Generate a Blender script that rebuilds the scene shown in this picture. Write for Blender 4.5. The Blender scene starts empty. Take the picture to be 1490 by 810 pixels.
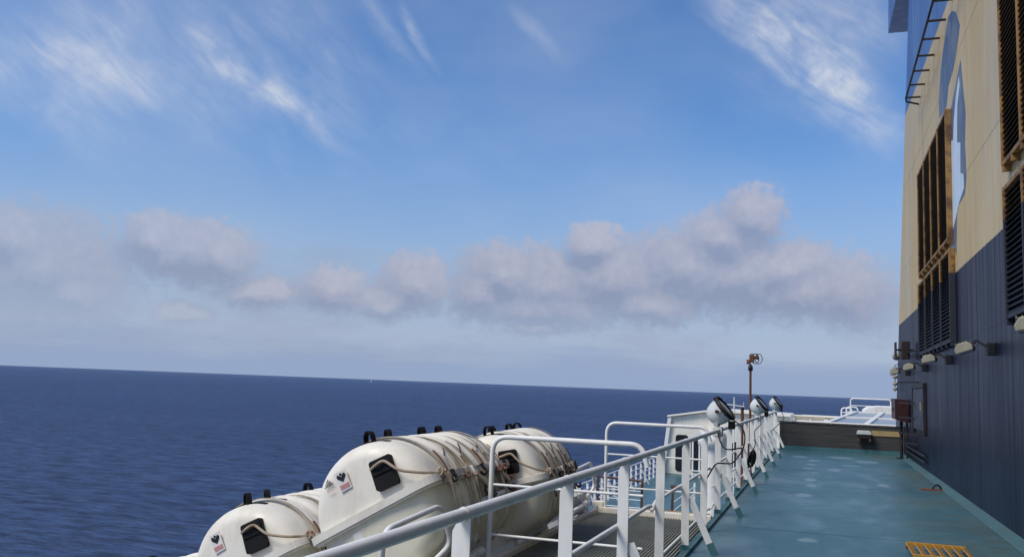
import bpy, math, random
from mathutils import Vector, Matrix
R = math.radians
rnd = random.Random(7)
scene = bpy.context.scene
col = scene.collection

# ------------------------------------------------------------------ camera
cam_d = bpy.data.cameras.new('camera'); cam = bpy.data.objects.new('camera', cam_d); col.objects.link(cam)
cam_d.sensor_width = 36; cam_d.lens = 31.41; cam_d.clip_start = .05; cam_d.clip_end = 400000
cam.matrix_world = (Matrix.Translation((0, 0, 1.53)) @ Matrix.Rotation(R(19.293), 4, 'Z')
                    @ Matrix.Rotation(R(90 + 6.757), 4, 'X') @ Matrix.Rotation(R(2.2), 4, 'Z'))
scene.camera = cam
scene.view_settings.view_transform = 'Standard'; scene.view_settings.look = 'None'
scene.view_settings.gamma = 1; scene.view_settings.exposure = 1.05
scene.cycles.max_bounces = 8

# ------------------------------------------------------------------ node expression helper
class X:
    """wraps a socket; arithmetic makes Math nodes"""
    def __init__(s, nt, sock): s.nt, s.s = nt, sock
    def _b(s, op, *a, clamp=False):
        n = s.nt.nodes.new('ShaderNodeMath'); n.operation = op; n.use_clamp = clamp
        for i, v in enumerate((s,) + a):
            if isinstance(v, X): s.nt.links.new(v.s, n.inputs[i])
            else: n.inputs[i].default_value = v
        return X(s.nt, n.outputs[0])
    def __add__(s, o): return s._b('ADD', o)
    def __radd__(s, o): return s._b('ADD', o)
    def __sub__(s, o): return s._b('SUBTRACT', o)
    def __rsub__(s, o): return (s * -1) + o
    def __mul__(s, o): return s._b('MULTIPLY', o)
    def __rmul__(s, o): return s._b('MULTIPLY', o)
    def __truediv__(s, o): return s._b('DIVIDE', o)
    def min(s, o): return s._b('MINIMUM', o)
    def max(s, o): return s._b('MAXIMUM', o)
    def pow(s, o): return s._b('POWER', o)
    def gt(s, o): return s._b('GREATER_THAN', o)
    def abs(s): return s._b('ABSOLUTE')
    def clamp(s): return s._b('ADD', 0., clamp=True)
    def ss(s, a, b, lo=0., hi=1.):
        n = s.nt.nodes.new('ShaderNodeMapRange'); n.interpolation_type = 'SMOOTHSTEP'
        s.nt.links.new(s.s, n.inputs[0])
        for i, v in enumerate((a, b, lo, hi)): n.inputs[i + 1].default_value = v
        return X(s.nt, n.outputs[0])
def setin(nt, sock, v):
    if isinstance(v, X): nt.links.new(v.s, sock)
    elif isinstance(v, (tuple, list)) and len(v) == 3 and sock.type == 'RGBA': sock.default_value = (*v, 1)
    else: sock.default_value = v
def mixc(nt, f, a, b, mode='MIX'):
    n = nt.nodes.new('ShaderNodeMix'); n.data_type = 'RGBA'; n.blend_type = mode
    setin(nt, n.inputs[0], f); setin(nt, n.inputs[6], a); setin(nt, n.inputs[7], b)
    return X(nt, n.outputs[2])
def noise(nt, vec, scale, detail=4, rough=.55, dist=0., out=0, lac=2.):
    n = nt.nodes.new('ShaderNodeTexNoise')
    n.inputs['Scale'].default_value = scale; n.inputs['Detail'].default_value = detail
    n.inputs['Roughness'].default_value = rough; n.inputs['Distortion'].default_value = dist
    n.inputs['Lacunarity'].default_value = lac
    if vec is not None: nt.links.new(vec.s, n.inputs['Vector'])
    return X(nt, n.outputs[out])
def mapping(nt, vec, loc=(0, 0, 0), rot=(0, 0, 0), scale=(1, 1, 1), kind='POINT'):
    n = nt.nodes.new('ShaderNodeMapping'); n.vector_type = kind
    nt.links.new(vec.s, n.inputs['Vector'])
    n.inputs['Location'].default_value = loc; n.inputs['Rotation'].default_value = rot; n.inputs['Scale'].default_value = scale
    return X(nt, n.outputs[0])
def vlen(nt, v):
    n = nt.nodes.new('ShaderNodeVectorMath'); n.operation = 'LENGTH'; nt.links.new(v.s, n.inputs[0]); return X(nt, n.outputs['Value'])
def vadd(nt, a, b):
    n = nt.nodes.new('ShaderNodeVectorMath'); n.operation = 'ADD'
    nt.links.new(a.s, n.inputs[0])
    if isinstance(b, X): nt.links.new(b.s, n.inputs[1])
    else: n.inputs[1].default_value = b
    return X(nt, n.outputs[0])
def comb(nt, x, y, z=0.):
    n = nt.nodes.new('ShaderNodeCombineXYZ')
    for i, v in enumerate((x, y, z)): setin(nt, n.inputs[i], v)
    return X(nt, n.outputs[0])
def sep(nt, v):
    n = nt.nodes.new('ShaderNodeSeparateXYZ'); nt.links.new(v.s, n.inputs[0]); return [X(nt, o) for o in n.outputs]

# ------------------------------------------------------------------ sun and sky
SUN_AZ, SUN_EL = 224., 50.            # clockwise from the bow (+Y): behind the camera to port, veiled by thin cloud
world = bpy.data.worlds.new('World'); scene.world = world; world.use_nodes = True
nt = world.node_tree; nt.nodes.clear()
wo = nt.nodes.new('ShaderNodeOutputWorld'); bg = nt.nodes.new('ShaderNodeBackground')
nt.links.new(bg.outputs[0], wo.inputs[0]); bg.inputs['Strength'].default_value = .064
sky = nt.nodes.new('ShaderNodeTexSky'); sky.sky_type = 'NISHITA'; sky.sun_disc = False
sky.sun_elevation = R(SUN_EL); sky.sun_rotation = R(SUN_AZ); sky.altitude = 20
sky.air_density = 1.2; sky.dust_density = .4; sky.ozone_density = 1.6
tc = nt.nodes.new('ShaderNodeTexCoord'); D = X(nt, tc.outputs['Generated'])
dx, dy, dz = sep(nt, D)
az = dx._b('ARCTAN2', dy) * 57.2958
el = dz._b('ARCSINE') * 57.2958
P = comb(nt, az, el)
CUM = [(-47.22, 5.54, 4.41, 2.9), (-48.72, 6.94, 2.65, 1.76), (-45.37, 4.51, 2.21, 1.54), (-54, 5.6, 4, 2.2), (-39.37, 7.14, 3.31, 1.76), (-41.37, 7.78, 1.54, 1.41),
       (-37.58, 7.12, 1.98, 1.5), (-34.99, 5.06, 2.43, 0.79), (-39.48, 3.52, 1.54, 0.53), (-30.62, 5.55, 1.85, 1.32), (-25.45, 6.05, 2.12, 1.68),
       (-27.14, 4.95, 1.98, 1.06), (-19.74, 6.96, 2.65, 1.85), (-21.25, 5.8, 1.76, 1.68), (-16.84, 6.4, 3.53, 2.21), (-14.04, 9.04, 1.59, 1.23),
       (-17.24, 5.07, 4.85, 1.41), (-12.45, 6.97, 3.97, 2.12), (-10.67, 5.48, 3.53, 1.32), (-8.13, 7.92, 3.53, 1.98), (-5.81, 9.44, 2.65, 1.59),
       (-4.14, 10.79, 1.68, 1.59), (-4.74, 7.3, 4.85, 2.21), (-1.06, 6.48, 3.97, 1.76), (1.31, 6.27, 2.21, 1.98), (-2.27, 7.74, 3.53, 1.41), (-17.62, 3.6, 1.98, 0.44)]
wn = noise(nt, P, .55, 5, .6, out=1)                       # billowing of the outline
wsub = nt.nodes.new('ShaderNodeVectorMath'); wsub.operation = 'MULTIPLY_ADD'
nt.links.new(wn.s, wsub.inputs[0]); wsub.inputs[1].default_value = (1.7, 1.5, 0); wsub.inputs[2].default_value = (-.85, -.75, 0)
PW = vadd(nt, P, X(nt, wsub.outputs[0]))
def cum_field(v):
    m = None
    for a, e, ra, re in CUM:
        l = vlen(nt, mapping(nt, v, (a, e, 0), (0, 0, 0), (ra * 1.12, re * 1.12, 1), 'TEXTURE'))
        m = l if m is None else m._b('SMOOTH_MIN', l, .25)
    # the bank goes on round the horizon outside the frame as noise
    far = noise(nt, mapping(nt, v, (3, 0, 0), (0, 0, 0), (.07, .16, 1)), 1., 4, .55)
    band = (el - 5.5).abs().ss(1., 5.)
    out = (az + 22).abs().ss(36., 48.)
    far = (1.75 - far * 1.9 + band * .9) + (1 - out) * 3.
    return m.min(far)
f0 = cum_field(PW)
f1 = cum_field(vadd(nt, PW, (.3, 1.05, 0)))
fine = noise(nt, P, 1.5, 5, .55, .3)
dbase = 1.50 - f0 + (fine - .5) * 1.0
crisp = (f1 - f0).ss(.15, .55, 0., .5)
dens = dbase.ss(.05, .85) * (1 - crisp) + dbase.ss(.22, .52) * crisp
lit = ((f1 - f0) * .95 + (fine - .5) * .7 + .30).clamp()
cum_c = mixc(nt, lit, (1.95, 2.3, 3.35), (3.6, 3.62, 4.35))
# cirrus
CIR = [(-3.01, 22.16, 6.2, 2.0, -38.9, 1.05), (1.44, 18.1, 4.4, 1.9, -48.3, 1.1), (-2, 20, 7, 3.4, -42, .25), (1.2, 21.9, 4.27, 3.0, -18, .55), (-44.66, 17.29, 7.5, 2.1, -20.7, .55),
       (-48.28, 16.34, 4.9, 2.6, -14.4, .45), (-38.91, 19.18, 2.6, 1.1, -33.3, .5), (-35.18, 17.28, 5.7, 1.5, -24.2, .65), (-28.01, 22, 3.3, .8, -44.6, .5),
       (-25.95, 21.9, 2.6, .42, -58.5, .55), (-18.32, 22.16, 2.8, .6, -41.8, .28), (-44.25, 19.41, 4.2, 1.3, -36.9, .4), (-33.92, 16.88, 2.5, 1.0, -14.6, .35),
       (-40, 20, 15, 5.5, -25, .26), (-33, 21, 8, 2.5, -35, .2), (-46, 14, 8, 2., -25, .2)]
cw = noise(nt, P, .16, 3, .5, out=1)
cws = nt.nodes.new('ShaderNodeVectorMath'); cws.operation = 'MULTIPLY_ADD'
nt.links.new(cw.s, cws.inputs[0]); cws.inputs[1].default_value = (2.2, 2.2, 0); cws.inputs[2].default_value = (-1.1, -1.1, 0)
PC = vadd(nt, P, X(nt, cws.outputs[0]))
streak = noise(nt, mapping(nt, PC, (0, 0, 0), (0, 0, R(-38)), (7., 1.6, 1), 'TEXTURE'), 1.0, 7, .58, .25)
streak2 = noise(nt, mapping(nt, PC, (5, 3, 0), (0, 0, R(-32)), (3.2, .42, 1), 'TEXTURE'), 1.0, 5, .6)
cir = None
for a, e, l, w, an, amp in CIR:
    q = vlen(nt, mapping(nt, PC, (a, e, 0), (0, 0, R(an)), (l, w, 1), 'TEXTURE')).ss(1.35, .05, 0., amp)
    cir = q if cir is None else cir + q
ctex = streak.ss(.28, .74, .22, 1.0) * streak2.ss(.2, .8, .72, 1.08) * noise(nt, P, .28, 4, .55).ss(.30, .62, .35, 1.05)
outc = (az + 20).abs().ss(38., 55.) * el.ss(9., 24.) * streak.ss(.45, .8, 0., .6)      # the same thin veil elsewhere
veil = noise(nt, mapping(nt, P, (2, 0, 0), (0, 0, R(30)), (.05, .1, 1)), 1., 4, .5).ss(.32, .75, 0., .22)
cirrus = ((cir * ctex).min(.95) + outc + veil * el.ss(4., 14.)).clamp() * .92
# thin haze layer with flat far cloud on the horizon
lowb = noise(nt, mapping(nt, P, (9, 0, 0), (0, 0, 0), (.10, .55, 1)), 1., 5, .55)
hz = el.ss(0., 17., .92, 0.)
skyc = mixc(nt, 1., X(nt, sky.outputs[0]), (.46, .68, .98), 'MULTIPLY')
c1 = mixc(nt, hz, skyc, (2.95, 3.45, 4.65))
lowm = (el + (lowb - .5) * 4.2).ss(2.8, 1.0, 0., .55)
c2 = mixc(nt, lowm, c1, (1.75, 2.5, 4.1))
c3 = mixc(nt, cirrus, c2, (4.6, 4.95, 5.7))
lay = noise(nt, mapping(nt, PW, (14, 3, 0), (0, 0, 0), (.075, .26, 1)), 1., 5, .58).ss(.44, .70, 0., .48) * el.ss(.3, 2.5) * el.ss(10., 6.)
c3 = mixc(nt, lay, c3, (2.3, 2.65, 3.65))
c4 = mixc(nt, dens * el.ss(2., 6., .35, .86) * az.ss(-50., -22., .72, 1.), c3, cum_c)
nt.links.new(c4.s, bg.inputs['Color'])
sun_d = bpy.data.lights.new('sun', 'SUN'); sun_d.energy = 1.5; sun_d.angle = R(24); sun_d.color = (1, .91, .77)
sun = bpy.data.objects.new('sun', sun_d); col.objects.link(sun)
sd = Vector((math.sin(R(SUN_AZ)) * math.cos(R(SUN_EL)), math.cos(R(SUN_AZ)) * math.cos(R(SUN_EL)), math.sin(R(SUN_EL))))
sun.rotation_euler = sd.to_track_quat('Z', 'Y').to_euler(); sun.location = sd * 60

# ------------------------------------------------------------------ materials
def mat(name):
    m = bpy.data.materials.new(name); m.use_nodes = True
    t = m.node_tree; b = t.nodes['Principled BSDF']
    c = t.nodes.new('ShaderNodeTexCoord')
    return m, t, b, X(t, c.outputs['Object'])
def bump(t, b, h, strength=.3, dist=.01):
    n = t.nodes.new('ShaderNodeBump'); n.inputs['Strength'].default_value = strength; n.inputs['Distance'].default_value = dist
    t.links.new(h.s, n.inputs['Height']); t.links.new(n.outputs[0], b.inputs['Normal'])
def world_pos(t):
    g = t.nodes.new('ShaderNodeNewGeometry'); return X(t, g.outputs['Position'])
def paint(name, base, dirt=(.25, .2, .14), amt=.35, rough=.42, rust=0., spec=.5, streak=True):
    m, t, b, o = mat(name); p = world_pos(t)
    n1 = noise(t, p, 1.7, 5, .6); n2 = noise(t, p, 9., 5, .65)
    sv = noise(t, mapping(t, p, (0, 0, 0), (0, 0, 0), (7, 7, .5)), 1.3, 4, .6) if streak else n2
    d = (n1 * .5 + n2 * .25 + sv * .45).ss(.52, .82, 0., amt)
    c = mixc(t, d, base, dirt)
    c = mixc(t, noise(t, p, .6, 3).ss(.35, .7, 0., .25), c, tuple(v * .86 for v in base))
    if rust:
        rm = (noise(t, p, 6., 6, .7) + sv * .25).ss(.80, .90, 0., rust)
        c = mixc(t, rm, c, (.16, .055, .02))
    setin(t, b.inputs['Base Color'], c); setin(t, b.inputs['Roughness'], n2.ss(.3, .7, rough - .08, rough + .14))
    b.inputs['Specular IOR Level'].default_value = spec
    bump(t, b, noise(t, p, 38., 4, .6) * .6 + n2 * .8, .22, .005)
    return m
M = {}
M['white'] = paint('white_ship_paint', (.80, .80, .78), rust=.55, amt=.3)
M['rail'] = paint('rail_paint', (.80, .81, .80), rust=.5, amt=.35)
M['cream_white'] = paint('cream_white_paint', (.81, .78, .69), amt=.25)
M['lid'] = paint('raft_lid_gelcoat', (.80, .77, .68), dirt=(.42, .36, .26), amt=.42, rough=.48)
M['base'] = paint('raft_base_gelcoat', (.79, .75, .59), dirt=(.42, .36, .25), amt=.35, rough=.4)
def stain(m):
    t = m.node_tree; b = t.nodes['Principled BSDF']; cc = t.nodes.new('ShaderNodeTexCoord'); o = X(t, cc.outputs['Object'])
    ox, oy, oz = sep(t, o)
    old = b.inputs['Base Color'].links[0].from_socket
    st_ = noise(t, mapping(t, o, (1, 0, 0), (0, 0, 0), (2., 16., 2.)), 1.2, 5, .65); bl_ = noise(t, o, 5., 5, .65)
    f = ox.ss(.30, .56) * oy.ss(.2, .5) * (oz - .535).ss(.36, .03) * (st_ * .7 + bl_ * .4).ss(.45, .62)
    c = mixc(t, f * .75, X(t, old), (.17, .10, .06))
    c = mixc(t, (ox.ss(.35, .58) * oy.ss(.3, .5) * (oz - .54).ss(0., .03) * st_.ss(.60, .66)) * .8, c, (.05, .04, .03))
    f2 = (noise(t, o, 14., 6, .7)).ss(.64, .72, 0., .35)
    c = mixc(t, f2, c, (.45, .40, .32))
    t.links.new(c.s, b.inputs['Base Color'])
stain(M['lid']); stain(M['base'])
M['grey'] = paint('grey_rack_paint', (.50, .51, .52), amt=.4, rust=.5)
M['teal_trim'] = paint('teal_trim_paint', (.05, .15, .17), dirt=(.03, .05, .05), amt=.5)
M['teal_light'] = paint('gutter_paint', (.055, .13, .145), dirt=(.06, .075, .06), amt=.7, rough=.5)
M['rubber'] = paint('black_rubber', (.004, .004, .005), dirt=(.016, .015, .014), amt=.5, rough=.6, spec=.2)
M['dark'] = paint('dark_steel', (.014, .014, .016), dirt=(.06, .03, .016), amt=.6, rough=.5, spec=.3)
M['rope'] = paint('weathered_rope', (.40, .32, .23), dirt=(.10, .06, .035), amt=.9, rough=.9, streak=False)
M['strap'] = paint('dirty_webbing', (.42, .36, .27), dirt=(.13, .10, .07), amt=.95, rough=.9, streak=False)
M['rust'] = paint('rust', (.16, .055, .024), dirt=(.05, .02, .012), amt=.8, rough=.85)
M['rusty_lash'] = paint('rusty_lashing', (.20, .085, .055), dirt=(.06, .03, .02), amt=.8, rough=.9, streak=False)
M['wood'] = paint('brown_handrail', (.085, .042, .026), dirt=(.03, .018, .012), amt=.6, rough=.5)
M['yellow'] = paint('yellow_paint', (.42, .22, .03), dirt=(.18, .09, .02), amt=.6, rust=.5)
M['tan'] = paint('tan_paint', (.42, .31, .15), dirt=(.2, .13, .06), amt=.5)
M['red'] = paint('red_box_paint', (.034, .007, .006), dirt=(.04, .01, .01), amt=.6)
M['lampwhite'] = paint('lamp_housing_paint', (.62, .65, .65), amt=.4, rust=.6, rough=.4)
M['lampcream'] = paint('aged_lamp_housing', (.29, .28, .21), dirt=(.16, .12, .07), amt=.6, rough=.5)
M['grate'] = paint('grating_steel', (.21, .22, .19), dirt=(.09, .075, .05), amt=.6, rough=.6)
M['red_print'] = paint('red_print', (.62, .27, .25), amt=.2)
M['sticker'] = paint('sticker_white', (.80, .78, .74), amt=.2)
M['print'] = paint('black_print', (.012, .012, .014), dirt=(.03, .03, .03), amt=.2)
M['emblem_dark'] = paint('emblem_dark_blue', (.06, .10, .19), dirt=(.30, .28, .22), amt=.8)
M['emblem_light'] = paint('emblem_pale_blue', (.62, .74, .85), dirt=(.35, .42, .48), amt=.5)
M['blue_trim'] = paint('blue_trim_paint', (.012, .016, .035), dirt=(.03, .03, .04), amt=.5, rough=.45)
def glass(name, c, rough=.08):
    m, t, b, o = mat(name); p = world_pos(t)
    setin(t, b.inputs['Base Color'], mixc(t, noise(t, p, 3., 4), c, tuple(v * 1.5 for v in c)))
    b.inputs['Roughness'].default_value = rough
    return m
M['glass'] = glass('dark_window_glass', (.012, .015, .018))
M['skyglass'] = glass('grey_skylight_glass', (.20, .23, .26), .25)
M['lens'] = glass('lamp_glass', (.16, .18, .20), .12)

# deck paint
m, t, b, o = mat('teal_deck_paint'); p = world_pos(t); M['deck'] = m
n1 = noise(t, p, .55, 6, .62, .6); n2 = noise(t, p, 3.2, 6, .65, .4); n3 = noise(t, p, 30., 4, .6)
px, py, pz = sep(t, p)
n4 = noise(t, mapping(t, p, (0, 0, 0), (0, 0, 0), (2.2, .5, 1)), 1., 5, .6)
c = mixc(t, n1.ss(.38, .62), (.042, .120, .154), (.062, .150, .184))
c = mixc(t, n2.ss(.48, .72, 0., .65), c, (.038, .094, .108))
c = mixc(t, n4.ss(.58, .80, 0., .12), c, (.105, .175, .19))
grime = (px.ss(.6, 2.0) * n1.ss(.35, .62) * n2.ss(.3, .6, .2, 1.)) * .8
c = mixc(t, grime, c, (.075, .085, .05))
c = mixc(t, noise(t, p, 5.5, 7, .72).ss(.66, .72, 0., .55), c, (.06, .045, .03))
c = mixc(t, noise(t, mapping(t, p, (3, 1, 0), (0, 0, R(12)), (7., 1.6, 1)), 1.5, 8, .72).ss(.60, .66, 0., .35), c, (.11, .19, .21))
c = mixc(t, noise(t, mapping(t, p, (8, 5, 0), (0, 0, R(-8)), (1.2, 2.4, 1)), 1.5, 7, .68).ss(.60, .65, 0., .35), c, (.030, .085, .105))
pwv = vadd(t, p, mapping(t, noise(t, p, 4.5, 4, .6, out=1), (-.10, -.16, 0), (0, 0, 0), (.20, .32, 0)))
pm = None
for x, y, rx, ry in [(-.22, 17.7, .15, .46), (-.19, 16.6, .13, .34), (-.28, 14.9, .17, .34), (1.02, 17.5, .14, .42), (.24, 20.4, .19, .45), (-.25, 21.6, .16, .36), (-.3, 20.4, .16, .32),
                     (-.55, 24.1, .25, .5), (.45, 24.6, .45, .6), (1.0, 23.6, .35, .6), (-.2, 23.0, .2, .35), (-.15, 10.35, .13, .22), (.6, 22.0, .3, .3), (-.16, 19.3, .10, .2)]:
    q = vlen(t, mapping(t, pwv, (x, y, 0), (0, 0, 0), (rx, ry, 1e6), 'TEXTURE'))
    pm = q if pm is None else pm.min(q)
c = mixc(t, pm.ss(.92, .55, 0., .50), c, (.24, .34, .38))          # pale patches with warped, soft edges
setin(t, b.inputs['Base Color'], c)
wet = noise(t, mapping(t, p, (4, 2, 0), (0, 0, 0), (1.3, .55, 1)), 1.1, 4, .55, .5)
rg = wet.ss(.40, .70, .46, .29) + (n3 - .5) * .12
setin(t, b.inputs['Roughness'], rg)
bump(t, b, n2 * .5 + n3 * .35 + n1 * 2., .25, .006)

# casing paint: navy foot, cream band, blue top
m, t, b, o = mat('funnel_casing_paint'); p = world_pos(t); M['casing'] = m
px, py, pz = sep(t, p)
st = noise(t, mapping(t, p, (0, 0, 0), (0, 0, 0), (1., .9, .09)), 1.2, 6, .66)
st2 = noise(t, mapping(t, p, (3, 0, 0), (0, 0, 0), (9., 9., .22)), 1.2, 4, .6)
bl = noise(t, p, .5, 5, .6)
navy = mixc(t, (st * .6 + st2 * .4).ss(.38, .66), (.003, .005, .017), (.009, .014, .038))
navy = mixc(t, st2.ss(.58, .75, 0., .6), navy, (.004, .006, .014))
navy = mixc(t, noise(t, mapping(t, p, (7, 2, 0), (0, 0, 0), (5., 5., .3)), 1.1, 6, .68).ss(.56, .80, 0., .18), navy, (.060, .070, .105))
cream = mixc(t, (st * .6 + bl * .4).ss(.40, .68), (.53, .385, .165), (.62, .48, .255))
cream = mixc(t, st2.ss(.55, .78, 0., .55), cream, (.40, .25, .10))
cream = mixc(t, noise(t, mapping(t, p, (0, 0, 0), (0, 0, 0), (2, 2, .35)), 1.1, 5, .65).ss(.50, .74, 0., .7), cream, (.44, .32, .17))
cream = mixc(t, noise(t, p, .35, 6, .65).ss(.45, .7, 0., .5), cream, (.46, .42, .33))
blue = mixc(t, st.ss(.35, .65), (.055, .13, .34), (.11, .21, .42))
edge1 = (pz - 3.66 + (noise(t, p, 14., 3) - .5) * .03).gt(0.)
edge2 = (pz - (8.5 + (py - 16.6) * .062)).gt(0.)
c = mixc(t, edge1, navy, cream); c = mixc(t, edge2, c, blue)
run = noise(t, mapping(t, p, (1, 4, 0), (0, 0, 0), (6., 6., .16)), 1.2, 6, .66)
c = mixc(t, run.ss(.60, .72, 0., .45), c, mixc(t, edge1, (.030, .022, .020), (.27, .15, .06)))
c = mixc(t, noise(t, p, 2.4, 7, .7).ss(.68, .74, 0., .5), c, (.13, .06, .025))
setin(t, b.inputs['Base Color'], c)
setin(t, b.inputs['Roughness'], st2.ss(.3, .7, .34, .5)); b.inputs['Specular IOR Level'].default_value = .16
bump(t, b, noise(t, mapping(t, p, (0, 0, 0), (0, 0, 0), (.6, 1., .9)), .8, 3) * 5. + noise(t, p, 22., 4) * .25, .25, .012)

# louvre paint: rusty ochre above the paint line, navy-black below
m, t, b, o = mat('louvre_paint'); p = world_pos(t); M['louvre'] = m
px, py, pz = sep(t, p)
nn = noise(t, p, 5., 6, .68)
oc = mixc(t, nn.ss(.42, .62), (.29, .155, .038), (.11, .05, .018))
c = mixc(t, (pz - 3.66).gt(0.), mixc(t, nn, (.010, .012, .022), (.022, .024, .036)), oc)
setin(t, b.inputs['Base Color'], c); b.inputs['Roughness'].default_value = .6
bump(t, b, nn, .3, .006)
m, t, b, o = mat('louvre_slat_paint'); p = world_pos(t); M['slat'] = m
px, py, pz = sep(t, p)
nn = noise(t, p, 7., 6, .68)
oc = mixc(t, nn.ss(.36, .66), (.17, .095, .04), (.06, .03, .016))
setin(t, b.inputs['Base Color'], mixc(t, (pz - 3.66).gt(0.), mixc(t, nn, (.008, .010, .017), (.016, .018, .026)), oc)); b.inputs['Roughness'].default_value = .65

# dark weathered planks
m, t, b, o = mat('weathered_dark_plank'); p = world_pos(t); M['plank'] = m
g = noise(t, mapping(t, p, (0, 0, 0), (0, 0, 0), (.6, 4, 14)), 1.6, 6, .65)
setin(t, b.inputs['Base Color'], mixc(t, g.ss(.3, .7), (.027, .027, .028), (.056, .054, .051))); b.inputs['Roughness'].default_value = .7
bump(t, b, g, .3, .006)

# sea
m, t, b, o = mat('sea_water'); p = world_pos(t); M['sea'] = m
swell = noise(t, mapping(t, p, (0, 0, 0), (0, 0, R(-22)), (.010, .030, 1)), 1., 3, .5)
w1 = noise(t, mapping(t, p, (0, 0, 0), (0, 0, R(-18)), (.055, .16, 1)), 1., 4, .58)
w2 = noise(t, mapping(t, p, (9, 0, 0), (0, 0, R(-30)), (.24, .62, 1)), 1., 5, .62)
pat = noise(t, mapping(t, p, (0, 0, 0), (0, 0, R(-15)), (.0016, .006, 1)), 1., 4, .6)
chop_shade = noise(t, mapping(t, p, (0, 0, 0), (0, 0, R(-20)), (.10, .27, 1)), 1., 8, .76)
t.nodes.remove(b)
df = t.nodes.new('ShaderNodeBsdfDiffuse'); gl = t.nodes.new('ShaderNodeBsdfGlossy'); mx = t.nodes.new('ShaderNodeMixShader'); fr = t.nodes.new('ShaderNodeFresnel')
bp = t.nodes.new('ShaderNodeBump'); bp.inputs['Strength'].default_value = 1.; bp.inputs['Distance'].default_value = 1.
t.links.new((swell * 5. + w1 * 3.6 + w2 * 1.5).s, bp.inputs['Height'])
for q in (df, gl, fr): t.links.new(bp.outputs[0], q.inputs['Normal'])
body = mixc(t, pat.ss(.3, .7), (.038, .074, .168), (.048, .090, .200))
body = mixc(t, chop_shade.ss(.38, .60), (.012, .024, .066), body)  # dark wavelet shading painted into the body colour, separate from the bump
setin(t, df.inputs['Color'], body)
gl.inputs['Roughness'].default_value = .16; gl.inputs['Color'].default_value = (.78, .87, 1., 1)
fr.inputs['IOR'].default_value = 1.33
fac = (X(t, fr.outputs[0]) * .52).min(.36)
t.links.new(fac.s, mx.inputs[0]); t.links.new(df.outputs[0], mx.inputs[1]); t.links.new(gl.outputs[0], mx.inputs[2])
t.links.new(mx.outputs[0], t.nodes['Material Output'].inputs['Surface'])

# ------------------------------------------------------------------ mesh helpers
class MB:
    def __init__(s): s.v, s.f, s.sm = [], [], []
    def add(s, vs, fs, smooth=False):
        o = len(s.v); s.v += [tuple(q) for q in vs]; s.f += [tuple(i + o for i in f) for f in fs]; s.sm += [smooth] * len(fs); return s
    def box(s, x0, x1, y0, y1, z0, z1):
        v = [(x0, y0, z0), (x1, y0, z0), (x1, y1, z0), (x0, y1, z0), (x0, y0, z1), (x1, y0, z1), (x1, y1, z1), (x0, y1, z1)]
        return s.add(v, [(3, 2, 1, 0), (4, 5, 6, 7), (0, 1, 5, 4), (1, 2, 6, 5), (2, 3, 7, 6), (3, 0, 4, 7)])
    def prism(s, poly, a0, a1, axis='y'):
        n = len(poly)
        def mk(p, a): return {'y': (p[0], a, p[1]), 'x': (a, p[0], p[1]), 'z': (p[0], p[1], a)}[axis]
        v = [mk(p, a0) for p in poly] + [mk(p, a1) for p in poly]
        fs = [tuple(range(n))[::-1], tuple(range(n, 2 * n))] + [(i, (i + 1) % n, n + (i + 1) % n, n + i) for i in range(n)]
        return s.add(v, fs)
    def bar(s, a, b, w, h, up=(0, 0, 1)):
        """rectangular bar from a to b"""
        a, b = Vector(a), Vector(b); d = (b - a).normalized(); u = Vector(up)
        x = d.cross(u)
        if x.length < 1e-4: x = d.cross(Vector((1, 0, 0)))
        x.normalize(); y = x.cross(d).normalized(); x *= w / 2; y *= h / 2
        v = [a - x - y, a + x - y, a + x + y, a - x + y, b - x - y, b + x - y, b + x + y, b - x + y]
        return s.add(v, [(0, 1, 2, 3), (7, 6, 5, 4), (4, 5, 1, 0), (5, 6, 2, 1), (6, 7, 3, 2), (7, 4, 0, 3)])
    def tube(s, pts, r, n=10, cap=True):
        pts = [Vector(q) for q in pts]; k = len(pts)
        rr = r if isinstance(r, (list, tuple)) else [r] * k
        ref = None; vs = []
        for i, q in enumerate(pts):
            d = (pts[min(i + 1, k - 1)] - pts[max(i - 1, 0)]).normalized()
            if ref is None:
                ref = Vector((0, 0, 1)) if abs(d.z) < .9 else Vector((1, 0, 0))
            x = (ref - d * ref.dot(d)).normalized(); ref = x; y = d.cross(x)
            for j in range(n):
                a = 2 * math.pi * j / n; vs.append(q + (x * math.cos(a) + y * math.sin(a)) * rr[i])
        fs = [(i * n + j, i * n + (j + 1) % n, (i + 1) * n + (j + 1) % n, (i + 1) * n + j) for i in range(k - 1) for j in range(n)]
        s.add(vs, fs, True)
        if cap: s.add(vs[:n], [tuple(range(n))[::-1]]); s.add(vs[-n:], [tuple(range(n))])
        return s
    def lathe(s, prof, n=24, M4=None):
        """profile (r, z) around Z"""
        vs = [Vector((r * math.cos(2 * math.pi * j / n), r * math.sin(2 * math.pi * j / n), z)) for r, z in prof for j in range(n)]
        if M4: vs = [M4 @ q for q in vs]
        k = len(prof)
        return s.add(vs, [(i * n + j, i * n + (j + 1) % n, (i + 1) * n + (j + 1) % n, (i + 1) * n + j) for i in range(k - 1) for j in range(n)], True)
    def mesh(s, name):
        me = bpy.data.meshes.new(name); me.from_pydata([tuple(q) for q in s.v], [], s.f); me.update()
        me.polygons.foreach_set('use_smooth', s.sm); return me
def link(name, data, parent=None, mt=None):
    o = bpy.data.objects.new(name, data); col.objects.link(o)
    if parent is not None: o.parent = parent
    if mt is not None and data is not None and not data.materials: data.materials.append(M[mt])
    return o
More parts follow.
